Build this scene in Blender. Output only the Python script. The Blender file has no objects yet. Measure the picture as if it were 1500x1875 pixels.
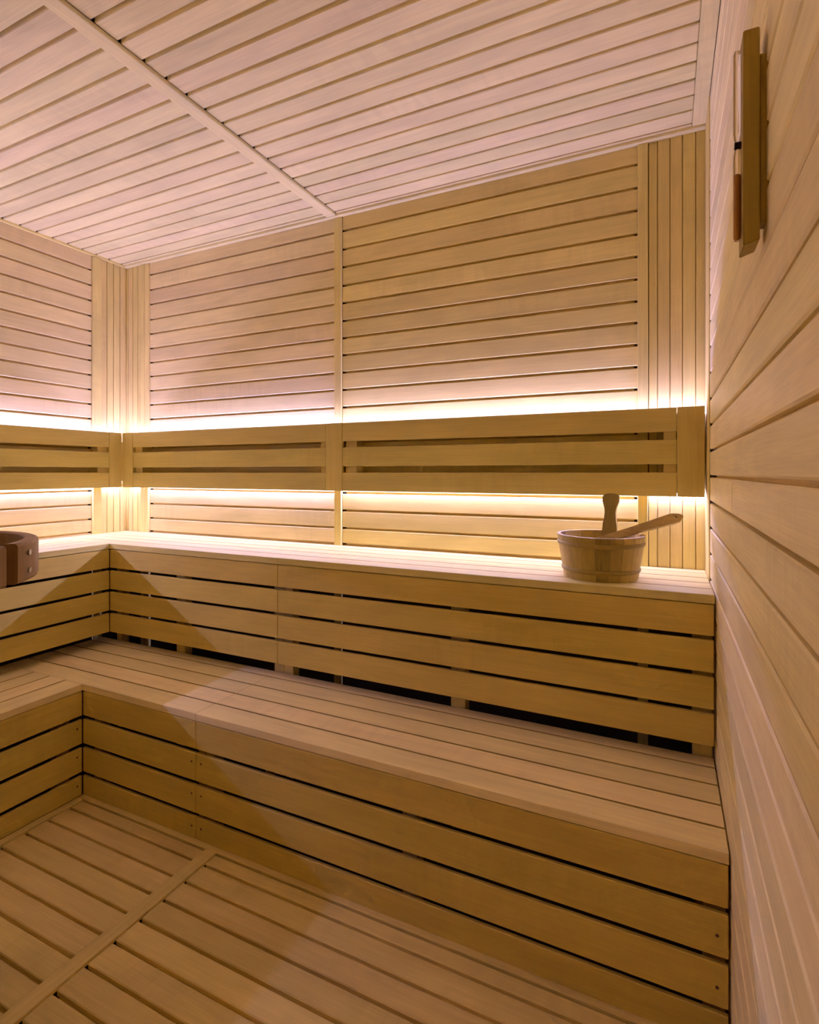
import bpy, bmesh, math, random
from mathutils import Vector, Matrix
random.seed(7)
S = bpy.context.scene
COL = S.collection
H = 1.168                      # camera height above the floor

# ------------------------------------------------------------------ materials
def mat(name):
    m = bpy.data.materials.new(name); m.use_nodes = True
    nt = m.node_tree; nt.nodes.clear()
    out = nt.nodes.new('ShaderNodeOutputMaterial')
    b = nt.nodes.new('ShaderNodeBsdfPrincipled')
    nt.links.new(b.outputs[0], out.inputs[0])
    return m, nt, b

def plain(name, rgb, rough=.5, metal=0.):
    m, nt, b = mat(name)
    b.inputs['Base Color'].default_value = (*rgb, 1)
    b.inputs['Roughness'].default_value = rough
    b.inputs['Metallic'].default_value = metal
    return m

def wood(name, axis, base=(.70, .50, .31), vary=.08, streak=.07, blotch=.13, dens=1.0):
    """pale sauna timber: long grain streaks along one axis, per-board tint, soft blotches"""
    m, nt, b = mat(name)
    N, L = nt.nodes.new, nt.links.new
    tc = N('ShaderNodeTexCoord'); geo = N('ShaderNodeNewGeometry')
    off = N('ShaderNodeVectorMath'); off.operation = 'SCALE'
    comb = N('ShaderNodeCombineXYZ')
    for i in range(3): L(geo.outputs['Random Per Island'], comb.inputs[i])
    L(comb.outputs[0], off.inputs[0]); off.inputs['Scale'].default_value = 23.7
    add = N('ShaderNodeVectorMath'); add.operation = 'ADD'
    L(tc.outputs['Object'], add.inputs[0]); L(off.outputs[0], add.inputs[1])
    def noise(along, across, detail, rough, dist=0.):
        mp = N('ShaderNodeMapping')
        sc = [across * dens] * 3; sc[axis] = along * dens
        mp.inputs['Scale'].default_value = sc
        L(add.outputs[0], mp.inputs['Vector'])
        n = N('ShaderNodeTexNoise'); n.inputs['Scale'].default_value = 1
        n.inputs['Detail'].default_value = detail; n.inputs['Roughness'].default_value = rough
        n.inputs['Distortion'].default_value = dist
        L(mp.outputs[0], n.inputs['Vector']); return n.outputs['Fac']
    def rng(src, a0, a1, b0, b1):
        r = N('ShaderNodeMapRange')
        for k, v in zip(('From Min', 'From Max', 'To Min', 'To Max'), (a0, a1, b0, b1)): r.inputs[k].default_value = v
        L(src, r.inputs['Value']); return r.outputs[0]
    def mul(a, c):
        r = N('ShaderNodeMath'); r.operation = 'MULTIPLY'; L(a, r.inputs[0]); L(c, r.inputs[1]); return r.outputs[0]
    grain = noise(2.2, 75, 3, .6, .35)
    fine = noise(9, 420, 1, .5)
    blot = noise(2.6, 9, 2, .55, .6)
    v = mul(rng(grain, .3, .7, 1 - streak, 1 + streak * .55), rng(fine, .35, .65, .94, 1.04))
    v = mul(v, rng(blot, .3, .7, 1 - blotch, 1 + blotch * .6))
    chat = noise(38, 7, 1, .5, .4); msk = noise(1.6, 3, 0, .5)      # ripple figure on patches of some boards
    figm = mul(rng(chat, .4, .62, 0, 1), rng(msk, .55, .68, 0, 1))
    v = mul(v, rng(figm, 0, 1, 1, .93))
    isl = rng(geo.outputs['Random Per Island'], 0, 1, 1 - vary, 1 + vary)
    v = mul(v, isl)
    # hue drift between yellowish and pinkish boards
    wn = N('ShaderNodeTexWhiteNoise'); wn.noise_dimensions = '1D'
    L(geo.outputs['Random Per Island'], wn.inputs['W'])
    mixh = N('ShaderNodeMix'); mixh.data_type = 'RGBA'
    a = base; 
    mixh.inputs[6].default_value = (a[0] * 1.0, a[1] * 1.02, a[2] * .95, 1)
    mixh.inputs[7].default_value = (a[0] * 1.01, a[1] * .965, a[2] * 1.01, 1)
    L(wn.outputs['Value'], mixh.inputs[0])
    vm = N('ShaderNodeVectorMath'); vm.operation = 'SCALE'
    L(mixh.outputs[2], vm.inputs[0]); L(v, vm.inputs['Scale'])
    L(vm.outputs[0], b.inputs['Base Color'])
    b.inputs['Roughness'].default_value = .52
    b.inputs['Specular IOR Level'].default_value = .28
    bp = N('ShaderNodeBump'); bp.inputs['Strength'].default_value = .12; bp.inputs['Distance'].default_value = .0012
    L(grain, bp.inputs['Height']); L(bp.outputs[0], b.inputs['Normal'])
    return m

BASE = (.80, .655, .215)
WX, WY, WZ = wood('wood_grain_x', 0, tuple(.94 * v for v in BASE)), wood('wood_grain_y', 1, BASE), wood('wood_grain_z', 2, tuple(.92 * v for v in BASE))
def tint(r, g, b): return (BASE[0] * r, BASE[1] * g, BASE[2] * b)
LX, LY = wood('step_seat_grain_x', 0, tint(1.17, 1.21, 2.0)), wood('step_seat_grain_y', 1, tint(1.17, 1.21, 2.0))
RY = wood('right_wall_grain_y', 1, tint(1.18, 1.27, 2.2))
WXL, WYL = wood('left_wall_grain_x', 0, tint(.97, .98, 1.4)), wood('left_wall_grain_y', 1, tint(.97, .98, 1.4))
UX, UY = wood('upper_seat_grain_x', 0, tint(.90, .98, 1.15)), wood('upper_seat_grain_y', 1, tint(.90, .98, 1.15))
EDGE = wood('slat_edge_shade', 0, tint(.50, .42, .35))
GROOVE_SHADE = wood('groove_shade_wood', 0, tint(.74, .64, .52))  # tongue colour darkened to stand in for shade in the grooves
CX, CY = wood('ceiling_grain_x', 0, tint(.96, 1.04, 1.5)), wood('ceiling_grain_y', 1, tint(.96, 1.04, 1.5))
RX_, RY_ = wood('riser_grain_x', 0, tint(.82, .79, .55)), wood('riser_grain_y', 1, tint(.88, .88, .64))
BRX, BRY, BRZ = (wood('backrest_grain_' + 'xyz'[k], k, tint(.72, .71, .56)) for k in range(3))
FX = wood('floor_grain_x', 0, tint(.91, .88, 1.0), blotch=.14)
FY = wood('floor_grain_y', 1, tint(.91, .88, 1.0))
STAVE = wood('stave_wood', 2, (.46, .34, .082), vary=.42, streak=.12)
LADW = wood('ladle_wood', 0, (.44, .31, .11), streak=.2)
GUARD = wood('guard_wood', 2, (.25, .15, .058), streak=.12, blotch=.1)
TIMERW = wood('timer_wood', 2, (.36, .26, .06), streak=.2)
DARK = plain('void_dark', (.03, .018, .01), .9)  # near-black backing, stands in for shade inside wall and bench voids
SCREW = plain('screw_dark', (.09, .045, .025), .5, .3)
STEEL = plain('bolt_steel', (.45, .43, .40), .28, 1)
BLACKM = plain('black_steel', (.012, .009, .007), .6, 0.)
BLACKM.node_tree.nodes['Principled BSDF'].inputs['Specular IOR Level'].default_value = .15
STONE_M, _nt, _b = mat('heater_stone')
_n = _nt.nodes.new('ShaderNodeTexNoise'); _n.inputs['Scale'].default_value = 60
_r = _nt.nodes.new('ShaderNodeValToRGB'); _r.color_ramp.elements[0].color = (.05, .048, .045, 1); _r.color_ramp.elements[1].color = (.2, .19, .18, 1)
_nt.links.new(_n.outputs['Fac'], _r.inputs[0]); _nt.links.new(_r.outputs[0], _b.inputs['Base Color']); _b.inputs['Roughness'].default_value = .9
SAND = plain('orange_sand', (.50, .22, .05), .85)
GLASS, _nt, _b = mat('timer_glass')
_b.inputs['Base Color'].default_value = (1, .97, .94, 1); _b.inputs['Roughness'].default_value = .02
_b.inputs['Transmission Weight'].default_value = 1; _b.inputs['IOR'].default_value = 1.2

LED_RGB_UP, LED_RGB_DOWN, LED_UP, LED_DOWN = (1.0, .775, 2.05), (1.0, .775, 1.75), 64.0, 142.0
def led_mat(name, strength, rgb):
    m = bpy.data.materials.new(name); m.use_nodes = True
    nt = m.node_tree; nt.nodes.clear()
    out = nt.nodes.new('ShaderNodeOutputMaterial'); e = nt.nodes.new('ShaderNodeEmission')
    e.inputs[0].default_value = (*rgb, 1); e.inputs[1].default_value = strength
    nt.links.new(e.outputs[0], out.inputs[0]); return m
LEDU, LEDD = led_mat('led_up', LED_UP, LED_RGB_UP), led_mat('led_down', LED_DOWN, LED_RGB_DOWN)

# ------------------------------------------------------------------ mesh helpers
def box(bm, x0, x1, y0, y1, z0, z1, bev=.002, seg=1):
    if x1 < x0: x0, x1 = x1, x0
    if y1 < y0: y0, y1 = y1, y0
    if z1 < z0: z0, z1 = z1, z0
    vs = [bm.verts.new((x, y, z)) for x in (x0, x1) for y in (y0, y1) for z in (z0, z1)]
    fs = [(0, 1, 3, 2), (4, 6, 7, 5), (0, 4, 5, 1), (2, 3, 7, 6), (0, 2, 6, 4), (1, 5, 7, 3)]
    faces = [bm.faces.new([vs[i] for i in f]) for f in fs]
    bev = min(bev, .45 * min(x1 - x0, y1 - y0, z1 - z0))
    if bev > 1e-5:
        edges = {e for f in faces for e in f.edges}
        bmesh.ops.bevel(bm, geom=list(edges), offset=bev, segments=seg, profile=.5, affect='EDGES')
    else:
        return faces

def quad(bm, pts):
    bm.faces.new([bm.verts.new(p) for p in pts])

def obj(name, bm, material, parent=None, smooth=False):
    bmesh.ops.recalc_face_normals(bm, faces=bm.faces)
    me = bpy.data.meshes.new(name); 
    if parent is not None:
        bm.transform(Matrix.Translation(-Vector(parent['_w'])))
    bm.to_mesh(me); bm.free()
    for m in (material if isinstance(material, (list, tuple)) else [material]): me.materials.append(m)
    if smooth:
        for p in me.polygons: p.use_smooth = True
    o = bpy.data.objects.new(name, me); COL.objects.link(o)
    if parent is not None:
        o.parent = parent; o['_w'] = parent['_w']
    else:
        o['_w'] = (0., 0., 0.)
    return o

def thing(name, label, cat, loc):
    o = bpy.data.objects.new(name, None); COL.objects.link(o)
    o.location = loc; o.empty_display_size = .1
    o['_w'] = tuple(float(v) for v in loc); o['label'] = label; o['category'] = cat
    return o

def struct(name, bm, material):
    o = obj(name, bm, material); o['kind'] = 'structure'; return o

def lathe(bm, prof, cx, cy, n=48, closed=False):
    rings = []
    for r, z in prof:
        rings.append([bm.verts.new((cx + r * math.cos(2 * math.pi * k / n), cy + r * math.sin(2 * math.pi * k / n), z)) for k in range(n)])
    m = len(rings)
    for i in range(m if closed else m - 1):
        a, c = rings[i], rings[(i + 1) % m]
        for k in range(n):
            bm.faces.new((a[k], a[(k + 1) % n], c[(k + 1) % n], c[k]))
    return rings

def cyl(bm, p, q, r, n=16):
    p, q = Vector(p), Vector(q); d = (q - p).normalized()
    u = d.orthogonal().normalized(); w = d.cross(u)
    A = [bm.verts.new(p + r * (math.cos(2 * math.pi * k / n) * u + math.sin(2 * math.pi * k / n) * w)) for k in range(n)]
    B = [bm.verts.new(q + r * (math.cos(2 * math.pi * k / n) * u + math.sin(2 * math.pi * k / n) * w)) for k in range(n)]
    for k in range(n): bm.faces.new((A[k], A[(k + 1) % n], B[(k + 1) % n], B[k]))
    bm.faces.new(A[::-1]); bm.faces.new(B)

# ------------------------------------------------------------------ dimensions (room axes; z measured from the floor)
XL, XR, YB, YF = -2.675, .117, 2.0, -.80
ZC = H + 1.128
TH, GAP, TON = .016, .0090, .0135       # board thickness, groove width, tongue depth
BV = .0022

def edges(first, pitch, lo, hi):
    v = first
    while v - pitch > lo: v -= pitch
    out = [lo]
    while v < hi - .006:
        if v > lo + .006: out.append(v)
        v += pitch
    return out + [hi]

def panel(bm, plane, sgn, level, along, rows, a0, a1, hole0=True, hole1=True, split=None, gap=GAP, bev=BV):
    """Boards on one plane. plane: axis index of the normal; sgn: +1 when the solid lies on the
    positive side of the visible face; along: grain axis; rows: groove centres incl. both ends."""
    across = 3 - plane - along
    def bx(a_lo, a_hi, c_lo, c_hi, n_lo, n_hi, bev):
        lo, hi = [0] * 3, [0] * 3
        lo[along], hi[along] = a_lo, a_hi; lo[across], hi[across] = c_lo, c_hi
        n = sorted((level + sgn * n_lo, level + sgn * n_hi)); lo[plane], hi[plane] = n
        return box(bm, lo[0], hi[0], lo[1], hi[1], lo[2], hi[2], bev)
    for i in range(len(rows) - 1):
        d = random.uniform(0, .0008)
        cuts = [a0, a1]
        if split and rows[i] < split[0] < rows[i + 1]: cuts = [a0, split[1], a1]      # butt joint in one board
        for u, v in zip(cuts, cuts[1:]):
            bx(u + .0005, v - .0005, rows[i] + gap / 2, rows[i + 1] - gap / 2, d, TH, bev)
    h0 = .013 if hole0 is True else float(hole0); h1 = .013 if hole1 is True else float(hole1)
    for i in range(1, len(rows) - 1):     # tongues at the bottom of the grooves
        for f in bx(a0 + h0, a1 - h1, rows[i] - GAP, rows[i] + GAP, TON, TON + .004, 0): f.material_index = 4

def vboards(bm, plane, sgn, level, xs, z0, z1, th=TH, tongue=True):
    across = 1 - plane
    for i in range(len(xs) - 1):
        n = sorted((level, level + sgn * th)); lo, hi = [0] * 3, [0] * 3
        lo[plane], hi[plane] = n
        g = .0029
        lo[across], hi[across] = xs[i] + g / 2, xs[i + 1] - g / 2
        lo[2], hi[2] = z0, z1
        box(bm, lo[0], hi[0], lo[1], hi[1], lo[2], hi[2], .0012)
        # tongue
        n = sorted((level + sgn * .010, level + sgn * .014)); lo[plane], hi[plane] = n
        lo[across], hi[across] = xs[i + 1] - .004, xs[i + 1] + .004
        if tongue and i < len(xs) - 2: box(bm, lo[0], hi[0], lo[1], hi[1], lo[2], hi[2], 0)

Z = lambda z: H + z
# ---- back wall
rows_b = [-.0876 - .0762 * k for k in range(13, 0, -1)]
zb = [1.0563, .9762, .8985, .8169, .7408, .6631, .5877, .5139, .4378, .3624, .2860, .2100, .1356, .0612, -.0132, -.0876, -.1645, -.2410, -.3110, -.387, -.463, -.539]
rows_back = [Z(z) for z in sorted(zb) if z > -.39] + [ZC]
bm = bmesh.new()
panel(bm, 1, 1, YB, 0, rows_back, -1.2787, -.0880)
wall_back = struct('wall_back', bm, [WX, WZ, DARK, WXL, GROOVE_SHADE])
n1 = len(wall_back.data.polygons)
bm = bmesh.new()
vboards(bm, 1, 1, YB, [-2.6772, -2.6599, -2.6225, -2.5843, -2.5466], Z(-.39), ZC)
vboards(bm, 1, 1, YB, [-.055, -.0275, .0106, .048, .0868, .1165], Z(-.39), ZC)
def merge(o, bm, idx):
    b2 = bmesh.new(); b2.from_mesh(o.data)
    bmesh.ops.recalc_face_normals(bm, faces=bm.faces)
    tmp = bpy.data.meshes.new('tmp'); bm.to_mesh(tmp); bm.free()
    k = len(b2.faces); b2.from_mesh(tmp); bpy.data.meshes.remove(tmp)
    b2.faces.ensure_lookup_table()
    for f in b2.faces[k:]:
        if f.material_index == 0: f.material_index = idx
    b2.to_mesh(o.data); b2.free()
merge(wall_back, bm, 1)
bm = bmesh.new(); panel(bm, 1, 1, YB, 0, rows_back, -2.492, -1.3155); merge(wall_back, bm, 3)
bm = bmesh.new(); box(bm, XL - .04, XR + .04, YB + .02, YB + .06, 0, ZC + .06, 0); merge(wall_back, bm, 2)

# ---- left wall
zl = [1.0451, .9663, .8874, .8085, .7296, .6545, .5794, .5043, .4292, .3541, .2790, .2030, .1280, .0530, -.022, -.093, -.1642, -.2393, -.3069, -.383, -.459, -.535]
rows_left = [Z(z) for z in sorted(zl) if z > -.39] + [ZC]
bm = bmesh.new(); panel(bm, 0, -1, XL, 1, rows_left, YF, 1.8047, hole0=False)
wall_left = struct('wall_left', bm, [WYL, WZ, DARK, WX, GROOVE_SHADE])
bm = bmesh.new(); vboards(bm, 0, -1, XL, [1.8055, 1.8507, 1.8873, 1.9248, 1.9632, 2.0018], Z(-.39), ZC); merge(wall_left, bm, 1)
bm = bmesh.new(); box(bm, XL - .06, XL - .02, YF - .04, YB + .04, 0, ZC + .06, 0); merge(wall_left, bm, 2)

# ---- right wall
rows_right = edges(Z(-.0103), .0767, .02, ZC)
bm = bmesh.new(); panel(bm, 0, 1, XR, 1, rows_right, YF, 1.838, hole0=False, hole1=.06, split=(Z(-.05), 1.242), gap=.0070, bev=.0030)
wall_right = struct('wall_right', bm, [RY, WZ, DARK, WX, GROOVE_SHADE])
bm = bmesh.new(); vboards(bm, 0, 1, XR - .003, [1.8385, 1.8800, 1.919, 1.958, 1.9985], .02, ZC, .0045, False); merge(wall_right, bm, 1)
bm = bmesh.new(); box(bm, XR + .02, XR + .06, YF - .04, YB + .04, 0, ZC + .06, 0); merge(wall_right, bm, 2)

# ---- front wall (behind the camera)
bm = bmesh.new(); panel(bm, 1, -1, YF, 0, edges(Z(-.0103), .0767, .02, ZC), XL, XR, False, False)
wall_front = struct('wall_front', bm, [WX, WX, DARK, WX, GROOVE_SHADE])
bm = bmesh.new(); box(bm, XL - .04, XR + .04, YF - .06, YF - .02, 0, ZC + .06, 0); merge(wall_front, bm, 2)

# ---- ceiling
rows_c = edges(1.53, .0727, YF, YB)
rows_c2 = edges(1.527, .0727, YF, YB)
bm = bmesh.new()
panel(bm, 2, 1, ZC, 0, rows_c, -1.297, .0755)
panel(bm, 2, 1, ZC, 0, rows_c2, -2.667, -1.345)
ceiling = struct('ceiling', bm, [CX, CX, DARK, WX, GROOVE_SHADE])
bm = bmesh.new(); box(bm, XL - .04, XR + .04, YF - .04, YB + .04, ZC + .02, ZC + .06, 0); merge(ceiling, bm, 2)

# ---- floor
rows_f = edges(1.1151, .0727, YF, 1.2365)
bm = bmesh.new()
panel(bm, 2, -1, 0, 0, rows_f, -1.2455, .116)
panel(bm, 2, -1, 0, 0, rows_f, -1.880, -1.2885)
floor = struct('floor', bm, [FX, FX, DARK, WX, GROOVE_SHADE])
bm = bmesh.new(); box(bm, XL - .04, XR + .04, YF - .04, YB + .04, -.06, -.02, 0); merge(floor, bm, 2)
bm = bmesh.new(); box(bm, XL, -1.9125, YF, YB, -.02, -.001, 0); box(bm, -1.9125, XR, 1.268, YB, -.02, -.001, 0); merge(floor, bm, 2)

# ---- trims
tn = [0]
def trim(material, *boxes, bev=.002, seg=2):
    tn[0] += 1; bm = bmesh.new()
    for b in boxes: box(bm, *b, bev, seg)
    return struct('trim_%d' % tn[0], bm, material)
trim(CY, (-1.3455, -1.2985, YF, 1.9775, ZC - .010, ZC + .004), bev=.003)            # ceiling batten
trim(CY, (.0758, .1165, YF, 1.9775, ZC - .003, ZC + .010))                          # ceiling edge board on the right
trim(CX, (-2.662, .1165, 1.978, 1.9995, ZC - .012, ZC + .002), bev=.004)            # ceiling cornice at the back wall
trim(WY, (-2.6745, -2.663, YF, 1.9995, ZC - .012, ZC + .002), bev=.004)             # ceiling cornice at the left wall
trim(WZ, (-1.3155, -1.2795, 1.990, 2.004, .02, ZC - .013), bev=.002)                # batten in the middle of the back wall
trim(WZ, (-2.5466, -2.519, 1.988, 2.008, .02, ZC - .013), (-2.5185, -2.4915, 1.991, 2.008, .02, ZC - .013))   # left corner batten
trim(WZ, (-.0886, -.0562, 1.988, 2.008, .02, ZC - .013))                            # right corner batten
trim(WZ, (XL - .002, XL + .012, 1.8045, 1.8495, .02, ZC - .013))                    # left wall corner batten
trim(FY, (-1.2885, -1.2455, YF, 1.2365, -.006, .004), bev=.0015)                    # floor batten
trim(FY, (-1.9115, -1.8815, YF, 1.2365, -.010, .002), bev=.0015)                    # floor strip at the left bench
trim(FX, (-1.9115, .116, 1.2380, 1.2675, -.010, .002), bev=.0015)                   # floor strip at the back bench

# ------------------------------------------------------------------ benches
UB, LB = Z(-.317), Z(-.766)          # seat heights
LID = .0235
U_SLATS = [1.600, 1.6845, 1.7695, 1.8520, 1.9350, 1.998]
L_SLATS = [1.2550, 1.3400, 1.4300, 1.5170, 1.6035, 1.6600]
GS = .0062
U_RISE = [(-.3435, -.4245), (-.4370, -.5200), (-.5325, -.6155), (-.6280, -.7110)]
L_RISE = [(-.7925, -.8795), (-.8930, -.9815), (-.9955, -1.0835), (-1.0970, -1.1665)]

def seat_obj(bm, m, p, ax, front):
    # gap shade is put into the colour of the side faces between slats
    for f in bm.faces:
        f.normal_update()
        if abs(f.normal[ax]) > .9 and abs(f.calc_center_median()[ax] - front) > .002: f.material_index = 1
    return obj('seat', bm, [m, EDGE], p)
def seat_x(x0, x1, ys, z, p, m=None):
    bm = bmesh.new()
    for i in range(len(ys) - 1):
        a = ys[i] + (0 if i == 0 else GS / 2); b = ys[i + 1] - GS / 2
        box(bm, x0, x1, a, b, z - LID, z, .0013, 2)
    return seat_obj(bm, m or UX, p, 1, ys[0])
def seat_y(xs, y0, y1, z, p, m=None):
    bm = bmesh.new()
    for i in range(len(xs) - 1):
        a = xs[i] - (0 if i == 0 else GS / 2); b = xs[i + 1] + GS / 2
        box(bm, b, a, y0, y1, z - LID, z, .0013, 2)
    return seat_obj(bm, m or UY, p, 0, xs[0])
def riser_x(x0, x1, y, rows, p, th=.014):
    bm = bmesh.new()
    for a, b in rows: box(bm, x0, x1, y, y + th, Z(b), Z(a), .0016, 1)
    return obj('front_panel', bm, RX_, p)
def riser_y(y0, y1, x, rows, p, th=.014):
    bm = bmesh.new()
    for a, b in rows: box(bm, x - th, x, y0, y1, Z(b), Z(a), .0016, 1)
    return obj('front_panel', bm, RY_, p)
def stud(x0, x1, y0, y1, z0, z1, p):
    bm = bmesh.new(); box(bm, x0, x1, y0, y1, z0, z1, .002); return obj('stud', bm, WZ, p)
def screw(x, y, z, p, ax=1):
    bm = bmesh.new()
    d = Vector((0, -.0006, 0)) if ax == 1 else Vector((.0006, 0, 0))
    c = Vector((x, y, z)); cyl(bm, c + d, c - 3 * d, .0034, 10)
    return obj('screw', bm, SCREW, p)

XE = .1128                                # right end of the benches
# upper bench, back wall
t = thing('sauna_bench', 'upper slatted wooden bench along the back wall, with the wooden bucket standing on it', 'bench', (-1.2, 1.8, LB))
seat_x(-2.672, -1.3085, U_SLATS, UB, t); seat_x(-1.3075, XE, U_SLATS, UB, t)
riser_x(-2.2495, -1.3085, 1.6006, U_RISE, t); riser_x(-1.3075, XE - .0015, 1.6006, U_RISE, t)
for a, b in ((-1.9060, -1.8550), (-1.3750, -1.3290), (-1.3270, -1.2850), (-.6420, -.5920), (.0640, .1115), (-2.2900, -2.2600)):
    stud(a, b, 1.664, 1.704, .0005, UB - LID - .0005, t)
# lower bench, in front of it
t = thing('sauna_bench', 'lower slatted wooden bench along the back wall, longer step nearest the right wall', 'bench', (-1.1, 1.45, 0))
t['label'] = 'lower slatted step bench below the upper back bench, its front facing the open floor'
seat_x(-2.385, -1.3535, L_SLATS, LB, t, LX); seat_x(-1.3525, XE + .001, L_SLATS, LB, t, LX)
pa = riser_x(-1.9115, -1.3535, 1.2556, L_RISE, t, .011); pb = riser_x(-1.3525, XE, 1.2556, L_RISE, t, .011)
for z in (-.9222, -1.024, -1.128):
    screw(-1.3705, 1.2556, Z(z), pa); screw(-1.330, 1.2556, Z(z), pb)
for z in (-.9387, -1.0441): screw(.093, 1.2556, Z(z), pb)
for a, b in ((-1.91, -1.87), (-1.385, -1.3535), (-1.3525, -1.312), (-.64, -.595), (.07, .1115)):
    stud(a, b, 1.2976, 1.336, .0005, LB - LID - .0005, t)
for a, b in ((-1.3700, -1.3540), (.0700, .1115)):
    stud(a, b, 1.605, 1.645, .0005, LB - LID - .0005, t)
# upper bench, left wall
t = thing('sauna_bench', 'upper slatted wooden bench along the left wall, passing behind the round heater guard', 'bench', (-2.45, .6, LB))
seat_y([-2.2495, -2.3345, -2.4195, -2.5045, -2.5895, -2.672], YF + .01, 1.5985, UB, t)
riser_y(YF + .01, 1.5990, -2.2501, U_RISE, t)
for y in (-.7, .45, 1.130):
    stud(-2.430, -2.3870, y, y + .048, .0005, UB - LID - .0005, t)
# lower bench, left wall
t = thing('sauna_bench', 'lower slatted step bench at the left edge, below the upper left bench', 'bench', (-2.15, .4, 0))
seat_y([-1.9120, -2.0067, -2.1008, -2.1976, -2.2919, -2.385], YF + .01, 1.2530, LB, t, LY)
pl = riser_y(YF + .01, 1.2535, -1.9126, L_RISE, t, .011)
for z in (-.9222, -1.024, -1.128): screw(-1.9126, 1.235, Z(z), pl, 0)
for y in (-.7, .4, 1.19):
    stud(-1.996, -1.9546, y, y + .045, .0005, LB - LID - .0005, t)

# ------------------------------------------------------------------ backrests with hidden light strips
B_SL = [(.2095, .1325), (.1060, .0280), (.0005, -.0765)]
YBR = 1.920
def slats_x(x0, x1, p):
    bm = bmesh.new()
    for a, b in B_SL: box(bm, x0, x1, YBR, YBR + .018, Z(b), Z(a), .0016)
    return obj('slat_panel', bm, BRX, p)
def bx(name, m, p, *a, bev=.0016):
    bm = bmesh.new(); box(bm, *a, bev); return obj(name, bm, m, p)
t = thing('sauna_backrest', 'long slatted wooden backrest on the back wall, lit from behind along both edges', 'backrest', (-1.2, 1.99, Z(-.0765)))
slats_x(-2.5180, -1.3105, t); slats_x(-1.2280, .0300, t)
for a, b in ((-2.5962, -2.5188), (-1.3098, -1.2287), (.0310, .1085)):
    bx('post', BRZ, t, a, b, YBR - .002, YBR + .018, Z(-.0768), Z(.2100))
for a, b in ((-2.552, -2.469), (-1.349, -1.312), (-1.222, -1.168), (-.009, .0290)):
    bx('stud', WZ, t, a, b, YBR + .0185, 1.9985, Z(-.060), Z(.185))
bx('light_baffle', WX, t, -2.60, .110, YBR + .0185, 1.9985, Z(.1855), Z(.1905))  # added baffles, keep strip light out of the cavity behind the slats
bx('light_baffle', WX, t, -2.60, .110, YBR + .0185, 1.9985, Z(-.0655), Z(-.0605))
bx('stud', WZ, t, -2.650, -2.602, YBR + .0185, 1.985, Z(-.045), Z(.165))  # added blocker behind the corner posts, stops light through the slit
def strip(p, pts, m):
    bm = bmesh.new(); quad(bm, pts); return obj('light_strip', bm, m, p)
def strip_x(z, m, y0=1.976, y1=1.988): return strip(t, [(-2.62, y0, z), (.112, y0, z), (.112, y1, z), (-2.62, y1, z)], m)
strip_x(Z(.1915), LEDU, 1.966, 1.976); strip_x(Z(-.0665), LEDD, 1.9900, 1.9965)
t = thing('sauna_backrest', 'slatted wooden backrest on the left wall, cut by the left edge of the photo', 'backrest', (-2.66, .6, Z(-.0765)))
XBR = -2.600
bm = bmesh.new()
for a, b in B_SL: box(bm, XBR - .018, XBR, YF + .02, 1.8460, Z(b), Z(a), .0016)
obj('slat_panel', bm, BRY, t)
for a, b in ((1.8468, 1.9165), (.45, .53)):
    bx('post', BRZ, t, XBR - .018, XBR + .002, a, b, Z(-.0768), Z(.2100))
for a, b in ((1.795, 1.875), (.40, .44), (-.5, -.45)):
    bx('stud', WZ, t, -2.6735, XBR - .0185, a, b, Z(-.060), Z(.185))
bx('light_baffle', WY, t, -2.6735, XBR - .0185, YF + .02, 1.937, Z(.1855), Z(.1905))  # same added light blockers on the left wall
bx('light_baffle', WY, t, -2.6735, XBR - .0185, YF + .02, 1.937, Z(-.0655), Z(-.0605))
def strip_y(z, m, x0=-2.663, x1=-2.651): return strip(t, [(x0, YF + .02, z), (x0, 1.955, z), (x1, 1.955, z), (x1, YF + .02, z)], m)
strip_y(Z(.1915), LEDU, -2.651, -2.641); strip_y(Z(-.0665), LEDD, -2.6715, -2.6650)

# ------------------------------------------------------------------ bucket
BX, BY = -.183, 1.745
t = thing('sauna_bucket', 'round wooden stave bucket with a tall paddle handle, standing on the upper bench', 'bucket', (BX, BY, UB))
z0 = UB + .0006; hb = .129; r0, r1, tw = .1075, .1285, .011
R_ = lambda z: r0 + (r1 - r0) * (z - z0) / hb
HANDLE_A = math.atan2(.127, .021)
bm = bmesh.new(); NS = 20
def wedge(bm, a0, a1, za, zb2, rin, rout, n=4):
    """one stave between two angles"""
    g = []
    for k in range(n + 1):
        a = a0 + (a1 - a0) * k / n
        c, s = math.cos(a), math.sin(a)
        g.append([bm.verts.new((BX + r * c, BY + r * s, z)) for r, z in ((rout(za), za), (rout(zb2) , zb2), (rin(zb2), zb2), (rin(za), za))])
    for k in range(n):
        for i in range(4):
            bm.faces.new((g[k][i], g[k + 1][i], g[k + 1][(i + 1) % 4], g[k][(i + 1) % 4]))
    bm.faces.new(g[0]); bm.faces.new(g[-1][::-1])
da = 2 * math.pi / NS
for k in range(NS):
    a = HANDLE_A + (k - .5) * da
    wedge(bm, a + .003, a + da - .003, z0, z0 + hb, lambda z: R_(z) - tw, R_)
obj('bucket_body', bm, STAVE, t)
bm = bmesh.new()
rings = lathe(bm, [(.0005, z0 + .012), (R_(z0 + .016) - tw - .0005, z0 + .012), (R_(z0 + .016) - tw - .0005, z0 + .018), (.0005, z0 + .018)], BX, BY)
obj('bucket_bottom', bm, STAVE, t)
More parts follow.
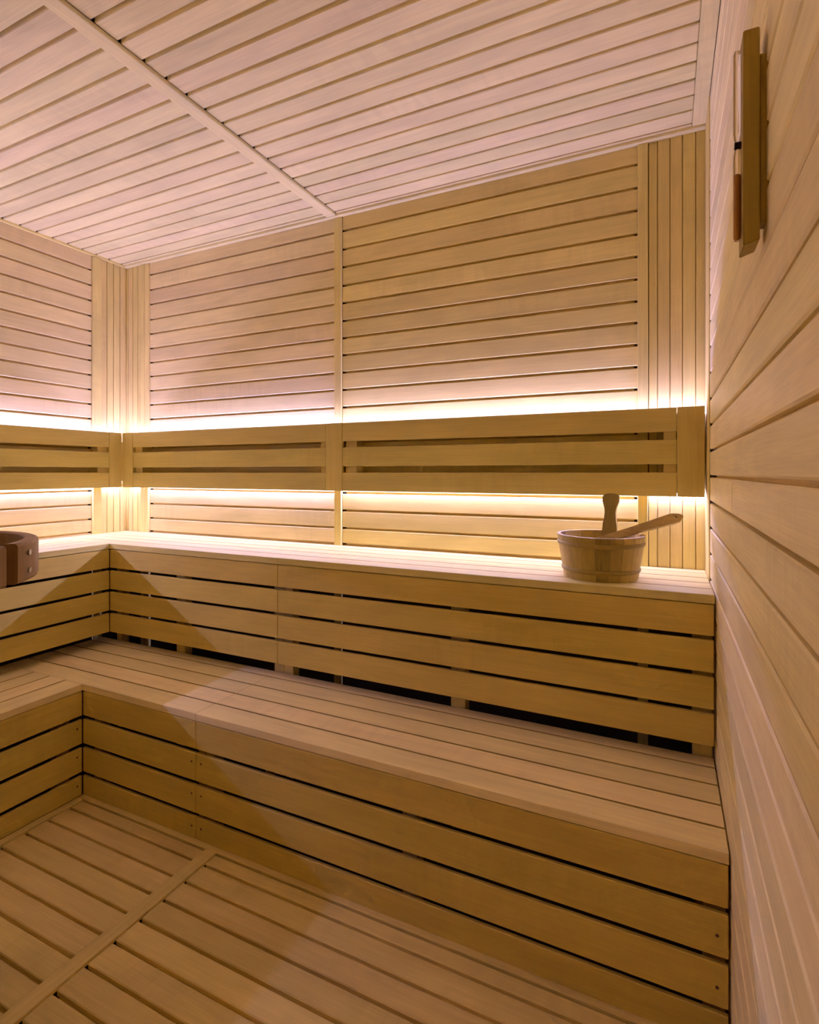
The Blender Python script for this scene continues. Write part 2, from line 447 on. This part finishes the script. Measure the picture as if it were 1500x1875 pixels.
for zc in (z0 + .0265, z0 + .104):
    bm = bmesh.new(); hh = .0065; pr = []
    for dz, dr in ((-hh, .0003), (-hh * .75, .0022), (-hh * .2, .0032), (hh * .2, .0032), (hh * .75, .0022), (hh, .0003), (hh, -.0008), (-hh, -.0008)):
        pr.append((R_(zc + dz) + dr, zc + dz))
    lathe(bm, pr, BX, BY, 64, closed=True)
    obj('hoop', bm, STAVE, t, smooth=True)
# paddle handle rising from the rear stave
prof = [(.0235, 0), (.0235, .060), (.0225, .120), (.0215, .134), (.0183, .155), (.0168, .172), (.0185, .187), (.0228, .200), (.0256, .209), (.0263, .217), (.0252, .2245), (.0212, .2300), (.0150, .2335), (.0075, .2355)]
outline = [(w, z) for w, z in prof] + [(-w, z) for w, z in prof[::-1]]
bm = bmesh.new()
ca, sa = math.cos(HANDLE_A), math.sin(HANDLE_A)
def hp(w, z, d):
    r = R_(z0 + .02) - tw - .001 + (r1 - r0) * (z - .02) / hb - d
    return (BX + r * ca - w * sa, BY + r * sa + w * ca, z0 + .019 + z * .98)
F = [bm.verts.new(hp(w, z, 0)) for w, z in outline]; Bk = [bm.verts.new(hp(w, z, .014)) for w, z in outline]
bm.faces.new(F); bm.faces.new(Bk[::-1])
for i in range(len(F)): bm.faces.new((F[i], F[(i + 1) % len(F)], Bk[(i + 1) % len(F)], Bk[i]))
bmesh.ops.triangulate(bm, faces=[f for f in bm.faces if len(f.verts) > 4])
h = obj('handle', bm, STAVE, t)
bv = h.modifiers.new('b', 'BEVEL'); bv.width = .002; bv.segments = 2; bv.limit_method = 'ANGLE'

# ------------------------------------------------------------------ ladle
tip = Vector((.0448, 1.860, Z(-.133))); rest = Vector((-.0764, 1.797, Z(-.1725)))
d = (tip - rest).normalized()
hz = Vector((-d.y, d.x, 0)).normalized()         # horizontal, pointing away from the viewer
upv = d.cross(hz); upv = upv if upv.z > 0 else -upv
t = thing('wooden_ladle', 'wooden ladle with a hole in its handle end, leaning inside the bucket', 'ladle', tuple(tip - d * .29))
org = Vector(t['_w'])
# broad face tilted toward the viewer
nf = (-hz * .80 + upv * .60).normalized(); wd = nf.cross(d).normalized()
if wd.z < 0: wd = -wd
TLEN = .284
outl = [(0, -.0105), (.12, -.0115), (.20, -.0145), (TLEN - .030, -.0170), (TLEN - .010, -.0150), (TLEN + .004, -.0065), (TLEN + .006, .0), (TLEN - .003, .0085), (TLEN - .020, .0155), (TLEN - .034, .0165), (.20, .0145), (.12, .0115), (0, .0105)]
hole_c, hole_r = TLEN - .018, .0042
bm = bmesh.new()
def lp(s, w, n): return org + d * s + wd * w + nf * n
loops = {}
hc = [(hole_c + hole_r * math.cos(2 * math.pi * k / 12), hole_r * math.sin(2 * math.pi * k / 12) + .001) for k in range(12)]
for n in (.0055, -.0055):
    O = [bm.verts.new(lp(s, w, n)) for s, w in outl]; I = [bm.verts.new(lp(s, w, n)) for s, w in hc]
    es = [bm.edges.new((O[i], O[(i + 1) % len(O)])) for i in range(len(O))] + [bm.edges.new((I[i], I[(i + 1) % 12])) for i in range(12)]
    bmesh.ops.triangle_fill(bm, use_beauty=True, edges=es); loops[n] = (O, I)
for j in (0, 1):
    A, B2 = loops[.0055][j], loops[-.0055][j]
    for i in range(len(A)): bm.faces.new((A[i], A[(i + 1) % len(A)], B2[(i + 1) % len(A)], B2[i]))
lh = obj('handle', bm, LADW, t)
bm = bmesh.new()                                   # bowl, resting on the bucket bottom
zb_ = z0 + .0190                                   # stands on the bucket bottom
bx_, by_ = org.x - d.x * .020, org.y - d.y * .020
pr = [(.0004, zb_), (.024, zb_), (.029, zb_ + .006), (.0325, org.z + .012), (.0285, org.z + .012), (.0255, zb_ + .009), (.0004, zb_ + .007)]
lathe(bm, pr, bx_, by_, 32)
obj('bowl', bm, LADW, t, smooth=True)

# ------------------------------------------------------------------ sand timer on the right wall
XT, YT = .0905, .822
zt0, zt1 = Z(.296), Z(.577)
t = thing('sand_timer', 'narrow wooden sand timer with a glass tube, fixed high on the right wall', 'sand timer', (.1165, YT + .024, zt0))
bm = bmesh.new()
W = .047
pts = [(YT, zt0), (YT, zt1), (YT + W, zt1), (YT + W, zt0)]
xa, xb = XT, XT + .0185
A = [bm.verts.new((xa, y, z)) for y, z in pts]; Bq = [bm.verts.new((xb, y, z + (.006 if z == zt0 else 0))) for y, z in pts]
bm.faces.new(A); bm.faces.new(Bq[::-1])
for i in range(4): bm.faces.new((A[i], A[(i + 1) % 4], Bq[(i + 1) % 4], Bq[i]))
bmesh.ops.bevel(bm, geom=list(bm.edges), offset=.0012, segments=2, affect='EDGES')
obj('backboard', bm, TIMERW, t)
bx('wall_bracket', TIMERW, t, XT + .0186, XR + .003, YT + .006, YT + .030, Z(.325), Z(.545))
xg, yg = XT - .0046, YT + .024
def tube(z_lo, z_hi, zwaist, rr, bm):
    pr = [(.0004, z_lo), (rr * .7, z_lo + .001), (rr, z_lo + .005), (rr, zwaist - .016), (rr * .75, zwaist - .008), (rr * .3, zwaist - .002), (rr * .3, zwaist + .002), (rr * .75, zwaist + .008), (rr, zwaist + .016), (rr, z_hi - .005), (rr * .7, z_hi - .001), (.0004, z_hi)]
    lathe(bm, pr, xg, yg, 20)
zw = Z(.4405)
bm = bmesh.new(); tube(Z(.311), Z(.568), zw, .0044, bm); obj('glass_tube', bm, GLASS, t, smooth=True)
bm = bmesh.new(); lathe(bm, [(.0003, Z(.3125)), (.0039, Z(.3155)), (.0039, Z(.4005)), (.0003, Z(.4025))], xg, yg, 20); s_ = obj('sand', bm, SAND, t, smooth=True)
s_['kind'] = 'stuff'; s_['label'] = 'orange brown sand in the lower bulb'
bm = bmesh.new(); cyl(bm, (xg - .003, yg, zw), (XT + .001, yg, zw), .0048, 14); obj('pivot', bm, BLACKM, t)

# ------------------------------------------------------------------ heater with wooden guard rail (mostly beyond the left edge)
HX, HY, GR, GH = -1.39, .467, .290, .080
zt = Z(-.139)
t = thing('sauna_heater', 'sauna heater with a curved brown wooden guard rail, cut off by the left edge', 'heater', (HX, HY, 0))
def arc_rail(bm, a0, a1, rin, rout, za, zb2, n=20, br=.006):
    g = []
    pr = [(rout - br, za), (rout - br * .3, za + br * .3), (rout, za + br), (rout, zb2 - br), (rout - br * .3, zb2 - br * .3), (rout - br, zb2), (rin + br * .4, zb2), (rin, zb2 - br * .4), (rin, za + br * .4), (rin + br * .4, za)]
    for k in range(n + 1):
        a = a0 + (a1 - a0) * k / n; c, s = math.cos(a), math.sin(a)
        g.append([bm.verts.new((HX + r * c, HY + r * s, z)) for r, z in pr])
    m = len(pr)
    for k in range(n):
        for i in range(m): bm.faces.new((g[k][i], g[k + 1][i], g[k + 1][(i + 1) % m], g[k][(i + 1) % m]))
    bm.faces.new(g[0]); bm.faces.new(g[-1][::-1])
# joint gaps: the one in view sits at angle JA
RA = math.radians
JA = RA(29)
for k in range(4):
    a0, a1 = JA + k * math.pi / 2 + RA(3.2), JA + (k + 1) * math.pi / 2 - RA(3.2)
    bm = bmesh.new(); arc_rail(bm, a0, a1, GR - .026, GR, zt - GH, zt)
    seg = obj('guard_rail', bm, GUARD, t)
    for f in (.035, .965):
        a = a0 + (a1 - a0) * (.10 if f < .5 else .90)
        for zz in (zt - .022, zt - .058):
            bm = bmesh.new(); c, s = math.cos(a), math.sin(a)
            cyl(bm, (HX + (GR - .002) * c, HY + (GR - .002) * s, zz), (HX + (GR + .0030) * c, HY + (GR + .0030) * s, zz), .0055, 16)
            obj('bolt', bm, STEEL, seg)
    a = JA + k * math.pi / 2
    bm = bmesh.new(); arc_rail(bm, a - RA(12), a + RA(12), GR - .0305, GR - .0265, zt - GH + .002, zt - .003, 8, .0008)
    br = obj('bracket', bm, BLACKM, t)
    if k:                                          # struts from the heater body out to the brackets
        bm = bmesh.new(); c, s = math.cos(a), math.sin(a)
        cyl(bm, (HX + .185 * c, HY + .185 * s, zt - .05), (HX + (GR - .0308) * c, HY + (GR - .0308) * s, zt - .05), .007)
        obj('strut', bm, BLACKM, br)
bm = bmesh.new()
lathe(bm, [(.0005, .03), (.17, .03), (.19, .04), (.19, .92), (.183, .925), (.178, .92), (.178, .86), (.0005, .86)], HX, HY, 40)
obj('heater_body', bm, BLACKM, t)
for k in range(3):
    a = RA(90 + 120 * k); bm = bmesh.new()
    cyl(bm, (HX + .14 * math.cos(a), HY + .14 * math.sin(a), 0.0045), (HX + .14 * math.cos(a), HY + .14 * math.sin(a), .032), .018)
    obj('foot', bm, BLACKM, t)
bm = bmesh.new()
for k in range(46):
    r, a = .15 * math.sqrt(random.random()), random.uniform(0, 6.283)
    zz = .875 + random.uniform(0, .06) * (1 - r / .2)
    mtx = Matrix.Translation((HX + r * math.cos(a), HY + r * math.sin(a), zz)) @ Matrix.Rotation(random.uniform(0, 6), 4, 'Z') @ Matrix.Diagonal((random.uniform(.025, .036), random.uniform(.02, .03), random.uniform(.018, .026), 1))
    q = bmesh.ops.create_icosphere(bm, subdivisions=2, radius=1, matrix=mtx)
    for v in q['verts']: v.co += Vector([random.uniform(-.002, .002) for _ in range(3)])
st = obj('stones', bm, STONE_M, t); st['kind'] = 'stuff'

# ------------------------------------------------------------------ light, world, camera
w = bpy.data.worlds.new('world'); S.world = w; w.use_nodes = True
w.node_tree.nodes['Background'].inputs[0].default_value = (.9, .7, .5, 1)
w.node_tree.nodes['Background'].inputs[1].default_value = 0.0

cam = bpy.data.cameras.new('camera'); co = bpy.data.objects.new('camera', cam); COL.objects.link(co)
cam.sensor_fit = 'HORIZONTAL'; cam.sensor_width = 36; cam.lens = 36 * 987 / 1500
cam.shift_y = -(937.5 - 865.7) / 1500; cam.clip_start = .01
co.location = (0, 0, H); co.rotation_euler = (math.pi / 2, 0, math.radians(25.49))
S.camera = co
S.view_settings.view_transform = 'Standard'; S.view_settings.look = 'None'
S.view_settings.exposure = 0.3; S.view_settings.gamma = 1.25
S.cycles.use_denoising = True
S.cycles.max_bounces = 10; S.cycles.diffuse_bounces = 8; S.cycles.glossy_bounces = 3; S.cycles.transmission_bounces = 6
S.cycles.use_adaptive_sampling = True; S.cycles.adaptive_threshold = .08; S.cycles.adaptive_min_samples = 16
for o in list(S.objects):
    if '_w' in o: del o['_w']
